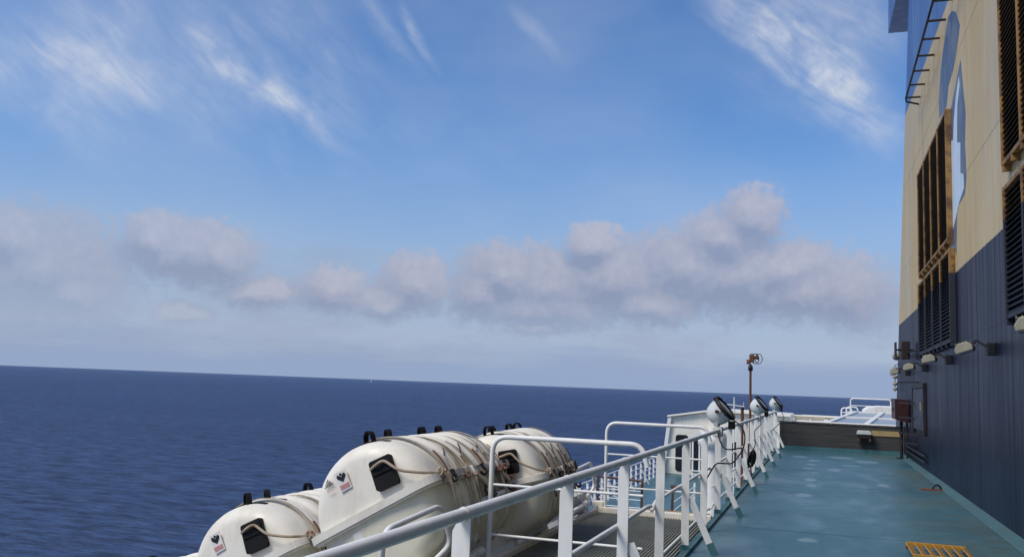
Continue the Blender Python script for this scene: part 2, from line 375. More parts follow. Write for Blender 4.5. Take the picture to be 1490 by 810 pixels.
def obj(name, mb, mt, parent=None, bevel=0., seg=2):
    o = link(name, mb.mesh(name), parent, mt)
    if bevel:
        md = o.modifiers.new('bevel', 'BEVEL'); md.width = bevel; md.segments = seg; md.limit_method = 'ANGLE'; md.angle_limit = R(40)
    return o
def tag(o, label, cat, group=None):
    o['label'] = label; o['category'] = cat
    if group: o['group'] = group
    return o
def thing(name, label, cat, loc=(0, 0, 0), group=None):
    o = bpy.data.objects.new(name, None); o.empty_display_size = .2; col.objects.link(o); o.location = loc
    return tag(o, label, cat, group)
def struct(name, mb, mt, parent=None):
    o = obj(name, mb, mt, parent)
    if parent is None: o['kind'] = 'structure'
    return o
def copy_tree(o, parent=None):
    c = o.copy(); col.objects.link(c); c.parent = parent
    for ch in list(o.children): copy_tree(ch, c)
    return c
def arc(c, r, a0, a1, n, ax, ay):
    c, ax, ay = Vector(c), Vector(ax), Vector(ay)
    return [c + ax * (r * math.cos(a0 + (a1 - a0) * i / n)) + ay * (r * math.sin(a0 + (a1 - a0) * i / n)) for i in range(n + 1)]
def fillet(pts, r, n=5):
    """round the corners of a polyline"""
    pts = [Vector(q) for q in pts]; out = [pts[0]]
    for a, b_, c in zip(pts, pts[1:], pts[2:]):
        u, w = (a - b_), (c - b_); k = min(r, u.length * .49, w.length * .49)
        p0, p1 = b_ + u.normalized() * k, b_ + w.normalized() * k
        for i in range(n + 1):
            f = i / n; out.append(p0 * (1 - f) ** 2 + b_ * 2 * f * (1 - f) + p1 * f * f)
    return out + [pts[-1]]

# ------------------------------------------------------------------ sea, hull, decks
SEA = -27.
mb = MB(); ring = [0, 200, 1000, 5000, 25000, 90000]; n = 48
vs = [(0, 0, SEA)] + [(r * math.cos(2 * math.pi * j / n), r * math.sin(2 * math.pi * j / n), SEA) for r in ring[1:] for j in range(n)]
fs = [(0, 1 + j, 1 + (j + 1) % n) for j in range(n)]
for k in range(len(ring) - 2):
    fs += [(1 + k * n + j, 1 + (k + 1) * n + j, 1 + (k + 1) * n + (j + 1) % n, 1 + k * n + (j + 1) % n) for j in range(n)]
struct('sea', mb.add(vs, fs), 'sea')

hull = thing('ship_hull', 'white ferry hull side under the decks', 'ship hull', (0, 0, SEA - 2))
def hp(name, mbx, mt, bevel=0.):
    o = obj(name, mbx, mt, hull, bevel); o.location = (0, 0, -(SEA - 2)); return o
hp('hull_side', MB().box(-2.72, 20, -30, 12.0, SEA - 2, -.30), 'white')
hp('hull_side', MB().box(-6.7, 20, 12.0, 95, SEA - 2, -2.2), 'white')
hp('hull_side', MB().box(-1.22, 20, 12.0, 29, -2.2, -.26), 'white')

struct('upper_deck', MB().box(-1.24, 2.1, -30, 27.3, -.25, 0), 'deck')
struct('lower_deck', MB().box(-6.62, -1.23, 12.02, 60, -2.19, -2.0), 'deck')
struct('forward_deck', MB().box(-1.2, 20, 30.6, 60, -2.19, .35), 'cream_white')
deck_edge = MB().box(-1.262, -1.2, -30, 27.0, .004, .035)
struct('deck_edge', deck_edge, 'teal_trim')
struct('gutter', MB().prism([(1.94, .004), (2.098, .004), (2.098, .05)], -30, 27.6, 'y'), 'teal_light')
dk = bpy.data.objects['upper_deck']
for x in (-.02, 1.02):                                         # weld seams between the deck plates
    obj('weld_seam', MB().box(x - .008, x + .008, -30, 27, .001, .003), 'deck', dk)
for y in (-1.5, 4.2, 10.9, 16.6, 22.3):
    obj('weld_seam', MB().box(-1.19, 1.93, y - .008, y + .008, .0005, .0025), 'deck', dk)
# ------------------------------------------------------------------ far bulwark of dark planks
bw = thing('plank_bulwark', 'low dark weathered plank bulwark across the end of the teal deck', 'bulwark', (0, 27.05, 0))
zz = .003
for i, h in enumerate((.15, .155, .15, .16, .15)):
    obj('plank', MB().box(-1.17, 2.09, .0 + rnd.uniform(-.003, .003), .045, zz, zz + h - .004), 'plank', bw, .003); zz += h
obj('cap', MB().box(-1.20, 2.095, -.03, .075, zz, zz + .025), 'dark', bw, .006)
obj('toe_strip', MB().box(-1.17, 2.09, -.022, -.010, .003, .11), 'teal_trim', bw)
obj('backing', MB().box(-1.17, 2.09, .05, .08, .012, zz - .01), 'dark', bw)
obj('tan_strip', MB().box(1.28, 2.08, -.022, -.008, .50, .645), 'tan', bw, .003)['label'] = 'tan painted strip'

dl = thing('bulkhead_light', 'small white hooded light with dark feet on the plank bulwark', 'light', (1.08, 26.98, .40))
obj('hood', MB().prism([(-.19, .13), (.19, .13), (.18, .215), (.14, .24), (-.14, .24), (-.18, .215)], -.16, .0, 'y'), 'lampwhite', dl, .012)
obj('body', MB().box(-.17, .17, -.14, .0, .02, .128), 'dark', dl, .01)
for s in (-1, 1): obj('foot', MB().box(s * .15 - .03, s * .15 + .03, -.15, .0, -.05, .018), 'rust', dl, .005)

# ------------------------------------------------------------------ funnel casing
cas = thing('funnel_casing', 'tall funnel casing painted navy below and cream above beside the teal deck', 'funnel casing', (2.1, 0, 0))
def ye(z): return 30.2 - .55 * z
prof = [(-30, 0), (ye(0), 0), (ye(16), 16), (-30, 16)]
o = obj('wall', MB().prism(prof, 2.1, 10.5, 'x'), 'casing', cas); o.location = (-2.1, 0, 0)
def cp(name, mbx, mt, bevel=0.):
    o = obj(name, mbx, mt, cas, bevel); o.location = (-2.1, 0, 0); return o
fin = cp('overhang', MB().prism([(24.0, 12.0), (27.5, 12.25), (27.0, 14.6), (23.0, 14.6)], 1.86, 3.2, 'x'), 'casing')
for y in (14.3, 23.4):
    cp('weld_seam', MB().box(2.098, 2.1, y - .006, y + .006, .06, min(8.4, (30.2 - y) / .55 - .1)), 'casing')
for z, y1 in ((2.52, 28.7), (5.05, 27.3), (7.2, 26.0)):
    cp('weld_seam', MB().box(2.0975, 2.1, -20, y1, z - .006, z + .006), 'casing')
# emblem painted on the cream band (thin paint film)
EA = [(16.6, 8.22), (16.13, 8.12), (15.69, 7.91), (15.31, 7.53), (15.63, 7.31), (16.12, 7.1), (16.78, 7.01), (17.1, 6.74), (18.08, 6.82), (18.15, 7.17), (17.77, 7.64), (17.16, 7.99)]
EB = [(15.31, 6.96), (15.11, 6.45), (14.91, 5.97), (15.05, 5.53), (14.97, 4.98), (15.16, 4.74), (16.01, 4.69), (16.21, 3.94), (16.38, 4.03), (17.0, 4.4), (16.95, 5.4), (16.8, 6.42), (16.19, 6.63), (15.7, 6.82)]
EC = [(15.89, 6.54), (15.51, 6.75), (15.45, 6.56), (15.75, 6.32), (15.86, 5.75), (15.5, 5.65), (15.57, 5.17), (15.25, 5.07), (15.23, 4.84), (15.71, 4.74), (16.51, 4.42), (16.9, 4.4), (16.92, 4.94), (16.92, 6.04), (16.29, 5.91), (16.19, 6.19)]
cp('painted_emblem', MB().prism(EA, 2.0972, 2.1, 'x'), 'emblem_dark')
cp('painted_emblem', MB().prism(EB, 2.0972, 2.1, 'x'), 'emblem_dark')
cp('painted_emblem', MB().prism(EC, 2.0945, 2.0968, 'x'), 'emblem_light')
# steel door with hinges, handle and brackets
d_ = cp('door', MB().box(2.055, 2.1, 21.4, 23.7, .86, 1.79), 'blue_trim', .01)
dd = cas
cp('door_frame', MB().box(2.04, 2.1, 21.22, 21.38, .76, 1.9).box(2.04, 2.1, 23.72, 23.86, .76, 1.9).box(2.04, 2.1, 21.39, 23.71, 1.8, 1.9), 'dark', .006)
cp('door_handle', MB().bar((2.02, 21.6, 1.3), (2.02, 21.6, 1.5), .03, .03).bar((2.055, 21.6, 1.4), (2.005, 21.6, 1.4), .02, .02), 'lampcream')
for z in (1.95, 1.45, 1.1, .72, .5):
    cp('bracket', MB().bar((2.1, 23.0, z), (1.78, 24.2, z), .03, .04), 'dark')
for z in (.35, .22):
    cp('pipe', MB().tube([(2.04, 21.0, z), (2.04, 25.6, z)], .025, 8), 'dark')

# horizontal ladder-like rail high on the casing
lr = thing('catwalk_rail', 'dark ladder-like rail on brackets high on the blue funnel top', 'rail', (2.1, 0, 8.3))
obj('rail', MB().tube([(-.30, 9, 0), (-.30, 21.4, 0), (-.28, 21.55, -.03), (0, 21.7, -.06)], .022, 8), 'dark', lr)
for i in range(11):
    y = 21.35 - i * .88
    obj('rung', MB().bar((-.30, y, 0), (0, y + .0, .0), .045, .03), 'dark', lr)

# louvre banks
slat_cache = {}
def louvre_bank(label, y0, y1, z0, z1, ncol, pitch=.066, depth=.10, cat='louvre', mshare=True):
    t = thing('ventilation_louvre', label, cat, (2.1, y0, z0), 'louvres on the funnel casing')
    w = (y1 - y0) / ncol; h = z1 - z0; fr = .048
    obj('back_panel', MB().box(-.035, -.002, .04, y1 - y0 - .04, .04, h - .04), 'dark', t)
    for i in range(ncol + 1):
        y = i * w
        obj('upright', MB().box(-depth, -.001, y - fr / 2, y + fr / 2, 0, h), 'louvre', t, .006)
    for i in range(ncol):
        for zz in (0, h - fr):
            obj('cross_rail', MB().box(-depth + .012, -.001, i * w + fr / 2 + .001, (i + 1) * w - fr / 2 - .001, zz, zz + fr), 'louvre', t)
        ns = int((h - 2 * fr) / pitch)
        key = round(w, 3)
        if key not in slat_cache:
            slat_cache[key] = MB().prism([(-depth + .012, -.026), (-depth + .017, -.030), (-.036, .022), (-.041, .026)], -(w - fr) / 2 + .002, (w - fr) / 2 - .002, 'y').mesh('slat')
        for k in range(ns):
            s = link('slat', slat_cache[key], t, 'slat'); s.location = (0, (i + .5) * w, fr + (k + .5) * (h - 2 * fr) / ns)
    for i in range(ncol * 2 + 1):                               # mounting lugs under the bank
        y = i * w / 2
        obj('lug', MB().box(-.09, -.001, y - .03, y + .03, -.07, -.002), 'louvre', t)
    return t
louvre_bank('dark louvre bank of narrow slats below the ochre bank beside the emblem', 16.4, 21.6, 2.51, 4.08, 4)
louvre_bank('rusty ochre louvre bank of four columns covering part of the blue emblem', 16.55, 21.4, 4.25, 6.53, 4)
louvre_bank('dark lower louvre bank on the casing wall astern of the emblem', 8.5, 11.6, 2.50, 4.05, 3)
louvre_bank('rusty ochre upper louvre bank on the casing wall astern of the emblem', 8.5, 11.6, 4.31, 7.2, 3)

# arm-mounted floodlights along the casing
def wall_lamp(y, z, label, tilt):
    t = thing('wall_floodlight', label, 'floodlight', (2.1, y, z), 'floodlights on the casing wall')
    obj('mount', MB().box(-.10, -.001, -.09, .09, -.10, .06), 'dark', t, .008)
    obj('arm', MB().bar((-.08, 0, .0), (-.20, .07, .09), .03, .03).bar((-.20, .07, .09), (-.27, .11, .03), .028, .028), 'dark', t)
    Mx = Matrix.Translation((-.33, .14, -.0)) @ Matrix.Rotation(R(-20), 4, 'Z') @ Matrix.Rotation(R(-tilt), 4, 'Y') @ Matrix.Scale(.62, 4)
    hb = MB(); hb.prism([(-.19, -.10), (.17, -.10), (.18, .0), (.10, .10), (-.10, .10), (-.19, .0)], -.14, .14, 'y')
    hb.v = [tuple(Mx @ Vector(q)) for q in hb.v]
    h = obj('housing', hb, 'lampcream', t, .012)
    lb = MB().box(-.17, .15, -.12, .12, -.113, -.102); lb.v = [tuple(Mx @ Vector(q)) for q in lb.v]
    obj('glass', lb, 'lens', t)
    fb = MB()
    for i in range(4): fb.box(-.14 + i * .075, -.13 + i * .075, -.10, .10, .09, .125)
    fb.v = [tuple(Mx @ Vector(q)) for q in fb.v]
    obj('cooling_fins', fb, 'lampcream', t)
    return t
wall_lamp(12.95, 2.24, 'cream floodlight on a dark arm alone on the navy wall between the louvre banks', 18)
wall_lamp(17.1, 2.26, 'cream floodlight on a dark arm just under the near end of the dark louvre bank', 12)
wall_lamp(21.0, 2.24, 'cream floodlight on a dark arm under the far end of the dark louvre bank', 14)
wall_lamp(25.1, 2.24, 'cream floodlight on a dark arm at the far corner of the casing', 16)
wall_lamp(9.0, 2.26, 'cream floodlight under the louvre bank astern of the emblem', 12)
t = thing('corner_camera', 'small round lamp on a long bar sticking out past the far casing corner', 'lamp', (2.1, 25.6, 2.66))
obj('bar', MB().tube([(0, -4.0, -.04), (-.16, -3.6, -.03), (-.2, .2, -.01)], .022, 8), 'dark', t)
obj('head', MB().lathe([(.0, .10), (.06, .09), (.10, .03), (.10, -.03), (.06, -.09), (0, -.1)], 16, Matrix.Translation((-.24, .35, 0)) @ Matrix.Rotation(R(90), 4, 'X')), 'lampcream', t)
t = thing('alarm_speaker', 'black box speaker beside the far end of the dark louvre bank', 'speaker', (2.1, 23.6, 2.62))
obj('box', MB().box(-.30, -.12, -.25, .25, -.12, .30), 'dark', t, .01)
obj('plate', MB().box(-.44, -.41, -.2, .2, -.14, .28), 'dark', t)
obj('arm', MB().bar((0, 0, .1), (-.42, 0, .1), .04, .04), 'dark', t)

t = thing('fire_hose_box', 'dark red fire hose box on a post at the far casing corner', 'fire box', (1.92, 26.0, 0))
obj('box', MB().prism([(-.17, 1.02), (.17, .95), (.17, 1.52), (-.17, 1.55)], -.9, .35, 'y'), 'red', t, .012)
obj('post', MB().tube([(.02, -.3, .003), (.02, -.3, .97)], .04, 10), 'dark', t)
obj('post', MB().tube([(.12, -.75, .003), (.12, -.75, .97)], .022, 8), 'dark', t)
obj('latch', MB().box(-.19, -.171, -.35, -.28, 1.22, 1.32), 'dark', t)
obj('base_plate', MB().box(-.1, .14, -.42, -.18, .001, .02), 'dark', t)

t = thing('signal_halyard_block', 'small string of weathered blocks hanging past the casing corner', 'rigging', (1.98, 28.2, 1.75))
obj('cord', MB().tube([(0, 0, 0), (0, 0, .75), (.2, -.2, .85)], .012, 6), 'dark', t)
for z in (.08, .22, .42, .56, .66): obj('block', MB().lathe([(0, -.05), (.06, -.04), (.07, 0), (.06, .04), (0, .05)], 10, Matrix.Translation((0, 0, z))), 'lampcream', t)

t = thing('deck_padeye', 'rusty ring padeye on the deck beside the navy wall', 'padeye', (1.82, 17.3, .0))
obj('plate', MB().box(-.22, .12, -.09, .09, .001, .018), 'rust', t, .004)
obj('ring', MB().tube(arc((0.04, 0, .015), .075, 0, math.pi, 12, (.9, .3, 0), (0, 0, 1)), .016, 8), 'dark', t)

t = thing('yellow_step_grate', 'yellow slatted step grate lying on the teal deck', 'grate', (1.09, 10.05, 0))
obj('edge_bar', MB().box(-.28, .28, .28, .31, .03, .075), 'yellow', t, .004)
obj('edge_bar', MB().box(-.28, .28, -.50, -.47, .03, .075), 'yellow', t, .004)
for i in range(7):
    x = -.255 + i * .085
    obj('slat', MB().prism([(x - .030, .066), (x + .024, .040), (x + .030, .046), (x - .024, .074)], -.465, .275, 'y'), 'yellow', t)
for x in (-.27, .27):
    for y in (-.485, .295): obj('foot', MB().box(x - .01, x + .01, y - .012, y + .012, .001, .029), 'rust', t)

# ------------------------------------------------------------------ deck railing
XR = -1.25
rl = thing('deck_railing', 'long white pipe railing with flat posts and slanted braces along the teal deck', 'railing', (XR, 0, 0))
obj('top_rail', MB().tube([(0, -2.5, 1.05)] + [(0, y, 1.05) for y in (3, 9, 15, 21)] + [(0, 26.6, 1.05)] + [(0, 26.72, 1.03), (0, 26.78, .96)], .024, 14), 'rail', rl)
ys = [-1.15 + 1.428 * i for i in range(20)]
weld_me = MB().tube([(0, -.014, .0), (.0008, -.006, .001), (-.0006, .005, 0), (0, .014, 0)], [.0245, .0272, .0268, .0245], 14).mesh('weld_bead')
post_me = MB().prism([(-.036, -.0), (.036, 0), (.036, 1.035), (.0, 1.037), (-.012, 1.03), (-.036, .985)], -.006, .006, 'y').mesh('post')
foot_me = MB().box(-.042, .042, -.014, .014, -.10, .075).mesh('post_foot')
brace_me = MB().bar((.045, .014, .52), (.235, .014, .10), .062, .012, (0, 1, 0)).mesh('brace')
bfoot_me = MB().bar((.2345, .014, .11), (.285, .014, .002), .066, .016, (0, 1, 0)).mesh('brace_foot')
for i, y in enumerate(ys):
    q = link('post', post_me, rl, 'rail'); q.location = (rnd.uniform(-.004, .004), y, 0); q.rotation_euler = (R(rnd.uniform(-.5, .5)), R(rnd.uniform(-.4, .4)), R(rnd.uniform(-5, 5)))
    link('post_foot', foot_me, q, 'teal_trim')
    wc = link('weld_bead', weld_me, rl, 'rail'); wc.location = (0, y + rnd.uniform(-.002, .002), 1.05); wc.rotation_euler = (0, rnd.uniform(0, 6), 0)
    q.location.z = .002
    if (i - 7) % 2 == 0 or i == 19:
        br = link('brace', brace_me, rl, 'rail'); br.location = (0, y, 0)
        link('brace_foot', bfoot_me, br, 'teal_trim')
gaps = [(-2.5, 5.2), (5.25, 7.2), (7.45, 8.35), (8.45, 11.3), (11.5, 26.6)]
for z, r in ((.62, .016), (.14, .012), (.36, .013)):
    if z == .36:
        obj('middle_rail', MB().tube([(-.05, 11.5, z), (-.05, 26.6, z)], r, 8), 'rail', rl); continue
    obj('middle_rail', MB().tube([(-.05, -2.5, z), (-.05, 7.15, z), (-.05, 7.28, z - .012)], r, 8), 'rail', rl)
    obj('middle_rail', MB().tube([(-.05, 7.33, z - .055), (-.05, 7.40, z - .02), (-.05, 7.52, z), (-.05, 11.2, z), (-.05, 11.28, z - .02)], r, 8), 'rail', rl)
    obj('middle_rail', MB().tube([(-.05, 11.45, z - .03), (-.05, 11.6, z), (-.05, 26.6, z)], r, 8), 'rail', rl)
obj('end_plate', MB().box(-.10, .02, 26.785, 26.80, .05, 1.03), 'rail', rl)

# floodlights clamped on the railing, aimed up at the funnel
def rail_lamp(y, label, sc=1.):
    t = thing('rail_floodlight', label, 'floodlight', (XR - .01, y, 1.076), 'floodlights on the deck railing')
    c = Vector((.03, .0, .215)); axis = Vector((.72, -.10, .60)).normalized()
    Mx = Matrix.Translation(c) @ axis.to_track_quat('Z', 'Y').to_matrix().to_4x4() @ Matrix.Scale(sc, 4)
    obj('housing', MB().lathe([(0, -.19), (.055, -.185), (.105, -.16), (.145, -.11), (.165, -.04), (.172, .03), (.176, .06)], 28, Mx), 'lampwhite', t)
    obj('rim', MB().lathe([(.172, .045), (.192, .05), (.195, .085), (.188, .10), (.168, .10), (.164, .085)], 28, Mx), 'dark', t)
    obj('glass', MB().lathe([(.167, .075), (.12, .086), (.06, .092), (0, .094)], 28, Mx), 'lens', t)
    side = axis.cross(Vector((0, 0, 1))).normalized()
    for s in (-1, 1):
        e = c + side * (s * .19 * sc) + axis * .0
        obj('yoke_arm', MB().bar(e + axis * .03, (-.02 + side.x * s * .05, side.y * s * .06, .03), .055, .012, side), 'lampwhite', t, .003)
        obj('pivot_bolt', MB().tube([e - side * s * .02, e + side * s * .03], .022, 8), 'dark', t)
    obj('clamp', MB().box(-.06, .06, -.07, .07, -.10, .02), 'lampwhite', t, .008)
    for k in range(4):
        a = k * math.pi / 2 + .5
        v = Mx @ Vector((.19 * math.cos(a), .19 * math.sin(a), .06))
        obj('clip', MB().box(v.x - .014, v.x + .014, v.y - .02, v.y + .02, v.z - .02, v.z + .02), 'dark', t)
    obj('junction_box', MB().box(.13, .21, -.05, .05, .0, .10), 'dark', t, .006)
    return t
rail_lamp(11.75, 'white round floodlight with a looping cable on the railing beside the wire gate', .93)
rail_lamp(19.2, 'white round floodlight on the railing beside the rusty whistle pole')
rail_lamp(26.2, 'white round floodlight on the railing end next to the plank bulwark')
def cable(label, pts, r=.009):
    k = MB().tube(fillet(pts, .12, 6), r, 7)
    o = obj('lamp_cable', k, 'dark'); tag(o, label, 'cable', 'cables of the railing floodlights'); return o
cable('dark cable looping from the round floodlight down the railing by the wire gate', [(XR + .12, 11.72, 1.24), (XR + .33, 11.6, 1.1), (XR + .34, 11.6, .88), (XR + .20, 11.55, .66), (XR + .05, 11.0, .70), (XR - .0, 10.5, .55), (XR - .03, 10.4, .40)])
cable('dark cable hanging in a short loop under the round floodlight by the wire gate', [(XR - .05, 11.9, 1.2), (XR + .02, 11.6, .95), (XR + .10, 11.5, .82), (XR + .30, 11.6, .86)])
cable('dark cable tied along the top of the railing near the plank bulwark', [(XR + .1, 26.1, 1.2), (XR + .2, 25.4, 1.10), (XR + .3, 24.7, .92), (XR + .18, 24.3, .78), (XR + .03, 24.0, .62)])
cable('dark cable bundled round a railing post by the rusty whistle pole', [(XR + .05, 19.1, 1.1), (XR + .12, 18.2, .95), (XR + .05, 17.4, .85), (XR + .12, 16.6, .62), (XR + .07, 16.2, .5)])
t = thing('rope_bundle', 'dark coiled line bundled on a railing post behind a slanted brace', 'rope', (XR + .06, 15.9, .38))
for k in range(5):
    obj('coil', MB().tube(arc((.02 + k * .012, 0.02 * k, .02 + .015 * k), .10 + .012 * (k % 3), 0, 2 * math.pi, 16, (.35, .3, .1), (0, .15, 1)), .014, 6), 'dark', t)
obj('tail', MB().tube([(.03, 0, -.05), (.06, -.1, -.25), (.02, -.15, -.36)], .013, 6), 'dark', t)

# ------------------------------------------------------------------ boarding platform with wire gates
pf = thing('grating_platform', 'steel grating platform outside the railing beside the raft racks', 'platform', (-2.0, 9.1, -.2))
def pp(name, mbx, mt, bevel=0.):
    o = obj(name, mbx, mt, pf, bevel); o.location = (2.0, -9.1, .2); return o
X0, X1, Y0, Y1 = -2.66, -1.30, 3.4, 11.15
bar_me = MB().box(-.006, .006, Y0, Y1, -.03, .0).mesh('grating_bar')
nb = 42
for i in range(nb):
    q = link('grating_bar', bar_me, pf, 'grate'); q.location = (X0 + .02 + (X1 - X0 - .04) * i / (nb - 1) + 2.0, -9.1, .2)
for k in range(26):
    y = Y0 + .1 + (Y1 - Y0 - .2) * k / 25
    pp('cross_bar', MB().box(X0, X1, y - .004, y + .004, -.034, -.008), 'grate')
pp('tray', MB().box(X0 - .02, X1, Y0, Y1, -.16, -.12), 'grate')
pp('edge_beam', MB().box(-2.73, -2.67, Y0, Y1 + .14, -.20, .035), 'cream_white', .006)
pp('end_beam', MB().box(-2.66, -1.27, Y1 + .02, Y1 + .14, -.20, .055), 'cream_white', .006)
pp('yellow_nosing', MB().box(-2.05, -1.30, Y1 + .15, Y1 + .20, -.06, .062), 'yellow', .003)
pp('corner_bracket', MB().box(-2.74, -2.6, Y1 + .04, Y1 + .16, .056, .12), 'cream_white', .006)
def gate(y, label, r=.021):
    t = thing('wire_gate', label, 'gate', (-2.0, y, 0), 'gates across the platform')
    xl, xr = -2.58 + 2, -1.36 + 2
    obj('top_pipe', MB().tube(fillet([(xl, 0, .004), (xl, 0, 1.10), (xr + .02, 0, 1.10), (xr + .07, 0, .93)], .14, 7), r, 12), 'rail', t)
    for z in (.71, .31): obj('cross_pipe', MB().tube([(xl, 0, z), (xr + .04, 0, z)], .011, 8), 'rail', t)
    obj('foot', MB().box(xl - .035, xl + .035, -.035, .035, .001, .012), 'rail', t)
    return t
gate(7.05, 'white bent pipe gate across the grating beside the upper raft canisters')
gate(11.22, 'white bent pipe gate at the lower deck end of the grating')

# ------------------------------------------------------------------ life raft canisters
AN = R(29.6); RAD = .535; FL = .592; LEN = 1.76
e1 = Vector((math.cos(AN), 0, math.sin(AN))); e2 = Vector((-math.sin(AN), 0, math.cos(AN)))
def shell(a0, a1, seed, ribs):
    """half shell, axis along +y from 0 to LEN, centre at (0,*,RAD)"""
    na = 28; c = .20
    ts = [0, .004, .012, .028, .05, .08, .12, .16, .20]
    body = [.20 + (LEN - .40) * i / 72 for i in range(1, 72)]
    ts = ts + body + [LEN - q for q in ts[::-1]]
    vs = []; rows = []
    def rad(y):
        e = min(y, LEN - y); k = 1.
        if e < c: k = .66 + .34 * (1 - (1 - e / c) ** 2.6) ** (1 / 2.6)
        b = 0
        if ribs and e >= c - .02:
            for ry, rw in RIB: 
                b = max(b, .026 * max(0., 1 - (abs(y - ry) / rw) ** 4))
        return RAD * k + b
    def sqf(a): return 1. if a1 <= math.pi + .01 else 1. / max(abs(math.cos(a)), abs(math.sin(a))) ** .18
    for y in ts:
        r = rad(y)
        for j in range(na + 1):
            a = a0 + (a1 - a0) * j / na
            sq = sqf(a)
            vs.append((r * sq * math.cos(a), y, RAD + r * sq * math.sin(a)))
    w = na + 1
    fs = [(i * w + j, i * w + j + 1, (i + 1) * w + j + 1, (i + 1) * w + j) for i in range(len(ts) - 1) for j in range(na)]
    mb = MB().add(vs, fs, True)
    # end discs, slightly domed
    for y, s in ((0, 1), (LEN, -1)):
        r0 = rad(0); rr = [r0, r0 * .75, r0 * .45, 0]; dd = [0, .012, .020, .024]
        v2 = [(r * sqf(a0 + (a1 - a0) * j / na) * math.cos(a0 + (a1 - a0) * j / na), y - s * d, RAD + r * sqf(a0 + (a1 - a0) * j / na) * math.sin(a0 + (a1 - a0) * j / na)) for r, d in zip(rr, dd) for j in range(w)]
        f2 = [(i * w + j, i * w + j + 1, (i + 1) * w + j + 1, (i + 1) * w + j) for i in range(3) for j in range(na)]
        if s < 0: f2 = [q[::-1] for q in f2]
        mb.add(v2, [q[::-1] for q in f2], True)
    return mb
RIB = [(.36, .045), (.58, .045), (.82, .04), (1.04, .04), (1.26, .045), (1.44, .045)]
LID = shell(0, math.pi, 1, True).mesh('lid'); BASE = shell(math.pi, 2 * math.pi, 2, True).mesh('base')
for me in (LID, BASE):
    import bmesh
    bm = bmesh.new(); bm.from_mesh(me); bmesh.ops.remove_doubles(bm, verts=bm.verts, dist=.0006); bmesh.ops.recalc_face_normals(bm, faces=bm.faces)
    bm.to_mesh(me); bm.free()
    for q in me.polygons: q.use_smooth = True
# flange ring with rounded corners, lid side and base side lips
def flange(z0, z1, grow):
    a, l0, l1, rc = FL + grow, -.062 - grow, LEN + .05 + grow, .15
    pts = []
    for cx, cy, s0 in ((a - rc, l1 - rc, 0), (-a + rc, l1 - rc, 90), (-a + rc, l0 + rc, 180), (a - rc, l0 + rc, 270)):
        for k in range(7):
            q = R(s0 + k * 15); pts.append((cx + rc * math.cos(q), cy + rc * math.sin(q)))
    return MB().prism(pts, z0, z1, 'z')
FLG = flange(RAD - .012, RAD + .046, 0).mesh('flange'); FLG2 = flange(RAD - .030, RAD - .014, -.012).mesh('seal')
HAN = None
def handle_mesh():
    mb = MB(); n_ = 14
    pts = arc((0, 0, 0), .054, 0, math.pi, n_, (0, 1, 0), (0, 0, 1.15))
    pts = [Vector((0, .057, -.05))] + pts + [Vector((0, -.057, -.05))]
    w = .022; vs = []
    for q in pts: vs += [q + Vector((-w, 0, 0)), q + Vector((w, 0, 0))]
    inn = []
    for i, q in enumerate(pts):
        c_ = Vector((0, 0, q.z if i in (0, len(pts) - 1) else 0)); d = (q - c_).normalized()
        inn += [q - d * .010 + Vector((-w, 0, 0)), q - d * .010 + Vector((w, 0, 0))]
    o_ = len(vs); k = len(pts); fs = []
    for i in range(k - 1):
        a, b_ = 2 * i, 2 * i + 2
        fs += [(a, a + 1, b_ + 1, b_), (o_ + b_, o_ + b_ + 1, o_ + a + 1, o_ + a), (a, b_, o_ + b_, o_ + a), (b_ + 1, a + 1, o_ + a + 1, o_ + b_ + 1)]
    mb.add(vs + inn, fs, False)
    return mb
HAN = handle_mesh().mesh('handle')
HSTRAP = MB().prism([(-.13, -.003), (.13, -.003), (.13, .004), (-.13, .004)], -.03, .03, 'y').mesh('handle_strap')
def rr_prism(w, h, r, y0, y1, n=5):
    pts = []
    for cx, cy, s0 in ((w - r, h - r, 0), (-w + r, h - r, 90), (-w + r, -h + r, 180), (w - r, -h + r, 270)):
        for k in range(n): q = R(s0 + 90 * k / (n - 1)); pts.append((cx + r * math.cos(q), cy + r * math.sin(q)))
    return MB().prism(pts, y0, y1, 'y')
PAD = rr_prism(.095, .118, .02, -.042, .02).mesh('rubber_pad'); PADF = rr_prism(.088, .05, .018, -.052, -.043).mesh('pad_flap')
STK = MB().box(-.052, .052, -.004, .0, -.075, .075).mesh('sticker')
VM = MB().prism([(-.040, .045), (-.026, .058), (.0, .030), (.026, .058), (.040, .045), (.038, .028), (.0, -.008), (-.038, .028)], -.0075, -.0045, 'y').mesh('emblem_mark')
DOT = MB().prism([(.011 * math.cos(k * .785), .052 + .011 * math.sin(k * .785)) for k in range(8)], -.0075, -.0045, 'y').mesh('emblem_dot')
RED = MB().box(-.043, .043, -.007, -.0045, -.043, -.026).box(-.043, .043, -.007, -.0045, -.06, -.049).mesh('red_lines')
BRS = MB()
for k, h in enumerate((.012, .028, .045, .058, .045, .03, .014)): BRS.box(-.045 + k * .0135, -.038 + k * .0135, -.0075, -.0045, -.01, -.01 + h)
BRS = BRS.mesh('bar_mark')
LINE2 = MB().box(-.03, .03, -.0075, -.0045, -.05, -.046).mesh('small_print')
